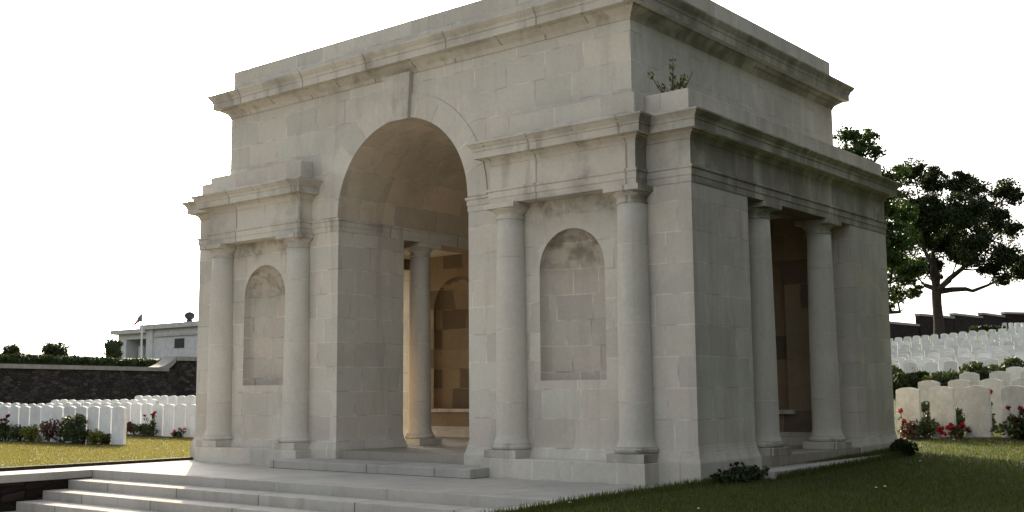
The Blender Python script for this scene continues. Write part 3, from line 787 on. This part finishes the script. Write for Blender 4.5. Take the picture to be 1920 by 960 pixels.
def shrub(name, label, cat, p, rx, h, lf, n, size, group=None, stems=6, lumps=7):
    t = thing(name, label, cat, p, random.uniform(0,6), group)
    st = MB(); fo = MB()
    for _ in range(stems):
        a = random.uniform(0, 6.28); r = rx*random.uniform(.2,.75)
        st.tube([(0,0,-.05),(r*.4*math.cos(a), r*.4*math.sin(a), h*.45),(r*math.cos(a), r*math.sin(a), h*.85)], [.012*max(1,h),.009*max(1,h),.004], 5)
    for _ in range(lumps):
        a = random.uniform(0, 6.28); rr_ = rx*random.uniform(0,.62); z = h*random.uniform(.25,.8); q_ = rx*random.uniform(.3,.48)
        leaves(fo, (rr_*math.cos(a), rr_*math.sin(a), z), (q_, q_, min(q_, h*.3)), n//lumps, size)
    st.build('stem', M['twig'], t); fo.build('foliage', M[lf], t, recalc=False)
    return t
def bloom(t, pts, r, mat='petal_red'):
    for (x, y, z) in pts:
        b = MB(); leaves(b, (x, y, z), (r, r, r*.75), 26, r*.75, shell=.1); b.build('flower', M[mat], t, recalc=False)
def rose(label, p, h, flowers, spread=.12, mat='petal_red', leafn=60, group=None):
    t = thing('rose_bush', label, 'rose', p, 0, group); st = MB(); fo = MB()
    for (dx, dz) in flowers:
        q_ = hd*dx; top = Vector((q_.x, q_.y, dz))
        st.tube([(0,0,-.04), (top.x*.3, top.y*.3, dz*.5), top], [.007,.005,.004], 5)
        for k in range(5):
            z = dz*random.uniform(.15,.85); leaves(fo, (top.x*z/dz, top.y*z/dz, z), (.06,.06,.05), leafn//10+2, .03)
    leaves(fo, (0,0,h*.22), (spread,spread,h*.22), leafn, .035)
    st.build('stem', M['twig'], t); fo.build('foliage', M['leaf_dark'], t, recalc=False)
    bloom(t, [(hd.x*dx, hd.y*dx, dz) for dx, dz in flowers], .038, mat); return t
_sh = shrub
def shrub(name, label, cat, p, rx, h, lf, n, size, group=None, stems=6, lumps=7):
    f = 1.35 if name == 'border_plant' else 1.3 if name == 'shrub' else 1.
    return _sh(name, label, cat, p, rx*f, h*f, lf, int(n*2.6) if f > 1 else n, size, group, stems, lumps+5 if f > 1 else lumps)
def on_row(u, y, dy=-.12):
    x = x_on(u, y+dy); return Vector((x, y+dy, ground(x, y+dy)))
# left front border
def bed(xa, xb, ya, yb):
    b = MB(); n = 60
    for i in range(n+1):
        x = xa+(xb-xa)*i/n; wob = .05*math.sin(x*5.1)+.03*math.sin(x*13.)
        for j in range(4):
            y = (ya+wob if j == 0 else ya+(yb-ya)*j/3); b.v.append((x, y, ground(x, y)+(.012 if 0 < j < 3 else -.004)))
    for i in range(n):
        for j in range(3):
            a = 4*i+j; b.f.append((a, a+4, a+5, a+1))
    o = b.build('soil_bed', M['soil'], smooth=True); tag(o, None, None, kind='structure')
bed(x_on(-40, 2.1), x_on(226, 2.3)+.1, 1.84, 2.42); bed(x_on(232, 5.5), x_on(400, 5.5), 5.3, 5.85); bed(x_on(1676, 7.5), x_on(1960, 7.5), 7.22, 7.75)
rose('rose bush with two crimson blooms at the far left of the front border', on_row(14, 2.3, -.25), .62, [(-.03,.50),(.05,.58),(-.09,.48),(.02,.56)], .2, 'petal_dark', 90)
shrub('border_plant', 'low dark green plant under the crimson rose at the far left', 'plant', on_row(6, 2.3, -.3), .30, .32, 'leaf_dark', 260, .035)
shrub('border_plant', 'low green plant right of the crimson rose in the left border', 'plant', on_row(40, 2.3, -.28), .26, .27, 'leaf_dark', 240, .035)
shrub('border_plant', 'yellow green tuft in the middle of the left border', 'plant', on_row(66, 2.3, -.25), .22, .30, 'leaf_yellow', 220, .03)
shrub('border_plant', 'bronze red spiky plant in the middle of the left border', 'plant', on_row(96, 2.3, -.25), .22, .40, 'leaf_bronze', 200, .035)
rose('tall leafy rose bush with one red bloom in the left border', on_row(124, 2.3, -.25), .62, [(0,.52),(-.07,.40),(.08,.42)], .17, 'petal_dark', 110)
shrub('border_plant', 'tall dark leafy bush right of the single red rose in the left border', 'plant', on_row(141, 2.3, -.28), .22, .50, 'leaf_dark', 260, .035)
shrub('border_plant', 'rounded dark plant low in the left border before the tall bush', 'plant', on_row(158, 2.3, -.3), .24, .26, 'leaf_dark', 240, .035)
shrub('border_plant', 'yellow green mound beside the last headstone of the front left row', 'plant', on_row(182, 2.3, -.27), .24, .24, 'leaf_yellow', 240, .03)
shrub('border_plant', 'small dark plant at the foot of the last front left headstone', 'plant', on_row(203, 2.3, -.12), .12, .16, 'leaf_dark', 120, .03)
rose('red rose bush between the front row and the pavilion on the left', on_row(288, 5.7, -.25), .66, [(-.20,.52),(-.02,.55),(.02,.57),(.06,.60),(.01,.50)], .17, 'petal_red', 70)
shrub('border_plant', 'dark low plant under the red rose on the left', 'plant', on_row(272, 5.7, -.25), .22, .22, 'leaf_dark', 200, .035)
shrub('border_plant', 'pinkish heather mound behind the last front left headstone', 'plant', on_row(241, 5.7, -.25), .22, .26, 'leaf_bronze', 200, .03)
rose('small pink flowering plant at the pavilion edge on the left', on_row(338, 5.7, -.22), .3, [(-.16,.10),(-.1,.18),(.02,.22),(.14,.22),(-.13,.14)], .1, 'petal_pink', 40)
# right border
rose('red rose stem leaning past the headstone nearest the pavilion', on_row(1690, 7.6, -.22), .5, [(-.03,.44),(.02,.28)], .08, 'petal_red', 30)
shrub('border_plant', 'pinkish heather clump before the headstone nearest the pavilion on the right', 'plant', on_row(1702, 7.6, -.25), .16, .2, 'leaf_bronze', 150, .03)
shrub('border_plant', 'dark green mound between the first two front right headstones', 'plant', on_row(1731, 7.6, -.2), .17, .22, 'leaf_dark', 200, .03)
t = shrub('bedding_flowers', 'dark red bedding flowers between the second and third front right headstones', 'flowers', on_row(1790, 7.6, -.2), .24, .20, 'leaf_dark', 160, .03)
bloom(t, [(random.uniform(-.22,.22), random.uniform(-.18,.1), random.uniform(.08,.22)) for _ in range(22)], .035, 'petal_red')
rose('tall red rose in the gap right of the third front headstone', on_row(1852, 7.6, .1), .8, [(0,.73),(-.045,.69),(.03,.70)], .10, 'petal_red', 60)
t = rose('rose bush with several dark red blooms at the right edge', on_row(1908, 7.6, -.25), .6, [(-.17,.48),(.02,.47),(.06,.42),(.10,.44),(-.05,.3)], .2, 'petal_dark', 120)
shrub('border_plant', 'tall dark plant filling the gap behind the first two front right headstones', 'plant', on_row(1731, 7.6, .28), .13, .46, 'leaf_dark', 200, .035)  # this plant and the next are added to darken the shaded gaps
shrub('border_plant', 'dark plant in the gap behind the second and third front right headstones', 'plant', on_row(1792, 7.6, .28), .12, .38, 'leaf_dark', 180, .035)
shrub('border_plant', 'dark low plants along the foot of the row at the right edge', 'plant', on_row(1905, 7.6, -.2), .3, .2, 'leaf_dark', 260, .035)
for u, y, rx, h, lf, lab in ((1676,17.6,.34,.75,'leaf_dark','dark shrub growing against the pavilion corner among the headstones'),(1706,17.4,.36,.62,'leaf_dark','low dark shrub, first right of the pavilion corner shrub'),(1722,17.6,.2,.85,'leaf_dark','narrow upright dark shrub before the packed headstones'),
        (1744,17.5,.25,.55,'leaf_yellow','yellow green shrub between the darker ones on the hillside'),(1782,17.4,.48,.62,'leaf_dark','broad dark shrub in the middle of the hillside shrub row'),(1838,17.5,.38,.78,'leaf_dark','tallest rounded dark shrub of the hillside shrub row'),(1880,17.8,.36,.65,'leaf_dark','dark shrub left of the one at the photo edge'),(1912,18.,.42,.8,'leaf_dark','dark leafy shrub at the right edge before the packed headstones')):
    x = x_on(u, y); shrub('shrub', lab, 'shrub', Vector((x, y, ground(x, y))), rx, h*.85, lf, 420, .06, 'shrubs on the hillside')
x = x_on(1852, 62.); 
shrub('low_bush', 'wide flat dark bush above the topmost headstone row', 'bush', at(1852, 621, 90), 1.6, .45, 'leaf_hedge', 1400, .09, stems=4, lumps=14)
# at the foot of the pavilion's right side
t = thing('border_plant', 'dark low straggling plant along the pavilion plinth by the side step', 'plant', Vector((4.68, .62, ground(4.68,.62))))
st = MB(); fo = MB()
for k in range(16):
    yy = random.uniform(-.42,.45); xx = random.uniform(-.08,.22)-.1*abs(yy); hh = random.uniform(.05,.15)*(1.25-abs(yy))
    st.tube([(xx*.5,yy*.8,-.03),(xx,yy,hh)], [.006,.003], 4); leaves(fo, (xx,yy,hh), (.11,.11,.055), 60, .026)
st.build('stem', M['twig'], t); fo.build('foliage', M['leaf_hedge'], t, recalc=False)
shrub('border_plant', 'dark bushy plant at the rear corner of the pavilion by the side step', 'plant', Vector((4.95, 4.75, ground(4.95,4.75))), .17, .16, 'leaf_hedge', 420, .035, lumps=8)
# plant on the ledge
t = thing('ledge_plant', 'scruffy seedling growing on the ledge above the pavilion corner', 'plant', Vector((4.95*K, .34*K, 5.250*K)))
st = MB(); fo = MB()
for dx, dy, h, n in ((.0,.05,.50,60),(-.12,-.12,.2,26),(-.15,-.2,.26,20),(.10,.12,.28,30),(.17,.2,.33,26),(.05,0,.2,30)):
    st.tube([(dx*.3,dy*.3,0),(dx*.7,dy*.7,h*.5),(dx,dy,h)], [.008,.006,.003], 5)
    for k in range(n//5):
        s = random.uniform(.25,1); leaves(fo, (dx*s, dy*s, h*s), (.045,.045,.045), 4, .025)
st.build('stem', M['twig'], t); fo.build('foliage', M['leaf_ledge'], t, recalc=False)

# hedge, bushes and topiary behind the flint wall
hg = thing('hedge', 'long low clipped dark hedge behind the flint wall coping', 'hedge')
b = MB()
for i in range(0, 330):
    s = i*.16; 
    p = upper(s, 1.4)
    hh = .40
    leaves(b, (p.x, p.y, p.z+hh*.5), (.3,.3,hh*.55), 60, .08)
b.build('foliage', M['leaf_hedge'], hg, recalc=False)
core = MB(); p0_, p1_ = upper(-4, 1.4), upper(52, 1.4); wall_seg(core, p0_, p1_, p0_.z-.4, p0_.z+.32, .34); core.build('stem_core', M['leaf_hedge'], hg)
def ground_up(u, d):
    p = at(u, 660, d); rel = Vector((p.x-W0.x, p.y-W0.y)); s = rel.dot(wd); t = rel.dot(wn); return upper(s, max(.3, t))
p = at(18, 674, 57); shrub('round_bush', 'round leafy bush on the skyline at the far left', 'bush', p, .62, .74, 'leaf_dark', 2400, .06, lumps=18)
p = at(98, 674, 57); shrub('round_bush', 'wider round bush on the skyline left of the clipped one', 'bush', p, .82, .90, 'leaf_dark', 3000, .06, lumps=22)
p = at(212, 673, 54)
tp = thing('clipped_bush', 'dark clipped barrel-shaped bush on the skyline below the flagpole', 'bush', p)
b = MB()
for i in range(26):
    z = .08+.78*random.random(); a = random.uniform(0,6.28); r_ = .30*(1 if z > .2 else .85)
    leaves(b, (r_*math.cos(a), r_*math.sin(a), z), (.16,.16,.13), 50, .05)
b.build('foliage', M['leaf_hedge'], tp, recalc=False)
b = MB(); b.lathe([(.24,-.2),(.34,.1),(.37,.7),(.28,.84)], 0, 0, 14); b.build('core', M['leaf_hedge'], tp)

# ------------------------------------------------------------------ grass blades, daisies
def blades(name, mat, region, n, h):
    b = MB(); k = 0; V = []; Fc = []
    while k < n:
        x, y = region()
        if XL-.01 < x < XR-.02 and y < 6.0: continue
        z = ground(x, y); a = random.uniform(0, 6.28); hh = h*random.uniform(.5,1.3); wv = .006+.004*random.random(); tx, ty = random.gauss(0,.35)*hh, random.gauss(0,.35)*hh
        dx, dy = math.cos(a)*wv, math.sin(a)*wv
        V += [(x-dx,y-dy,z-.01),(x+dx,y+dy,z-.01),(x+tx,y+ty,z+hh)]; Fc.append((3*k,3*k+1,3*k+2)); k += 1
    b.v = V; b.f = Fc; o = b.build(name, M[mat], recalc=False); tag(o, None, None, kind='stuff'); return o
def reg_r():
    while True:
        if random.random() < .25: x = XR+abs(random.gauss(0,.06))-.02; y = random.uniform(-4.5, 5.5); return x, y
        u = random.uniform(900, 2400); d = 6.5+14*random.random()**1.25; p = at(u, 720, d)
        if p.x > XR-.02: return p.x, p.y
def reg_l():
    while True:
        if random.random() < .05: return XL-.05-abs(random.gauss(0,.08)), random.uniform(-4, 5)
        u = random.uniform(-330, 470); d = random.uniform(11, 33); p = at(u, 720, d)
        if p.x < XL: return p.x, p.y
def reg_e():
    if random.random() < .55: return 5.47*K+abs(random.gauss(0,.05)), random.uniform(-.1, 6.0)
    if random.random() < .5: return 5.91*K+abs(random.gauss(0,.04)), random.uniform(1.0, 4.9)
    return XR+abs(random.gauss(0,.04)), random.uniform(-4.2, .2)
o = blades('grass', 'blade', reg_e, 9000, .075); tag(o, 'longer uncut grass along the foot of the pavilion and paving edge', 'grass', kind='stuff')
o = blades('grass', 'blade', reg_r, 170000, .032); tag(o, 'short green mown grass on the shaded lawn right of the pavilion', 'grass', kind='stuff')
o = blades('grass', 'blade_dry', reg_l, 130000, .03); tag(o, 'short yellowing mown grass on the sunlit lawn left of the pavilion', 'grass', kind='stuff')
b = MB()
for k in range(100):
    x, y = reg_l() if k < 80 else reg_r()
    if XL < x < XR and y < 6: continue
    z = ground(x, y)+.03; r_ = random.uniform(.012,.022)
    b.add([(x+r_*math.cos(a), y+r_*math.sin(a), z+.004*math.sin(3*a)) for a in [i*1.047 for i in range(6)]]+[(x,y,z+.008)], [(i, (i+1) % 6, 6) for i in range(6)])
o = b.build('daisies', M['daisy']); tag(o, 'scattered tiny white daisies and petals on the lawn', 'flowers', kind='stuff')
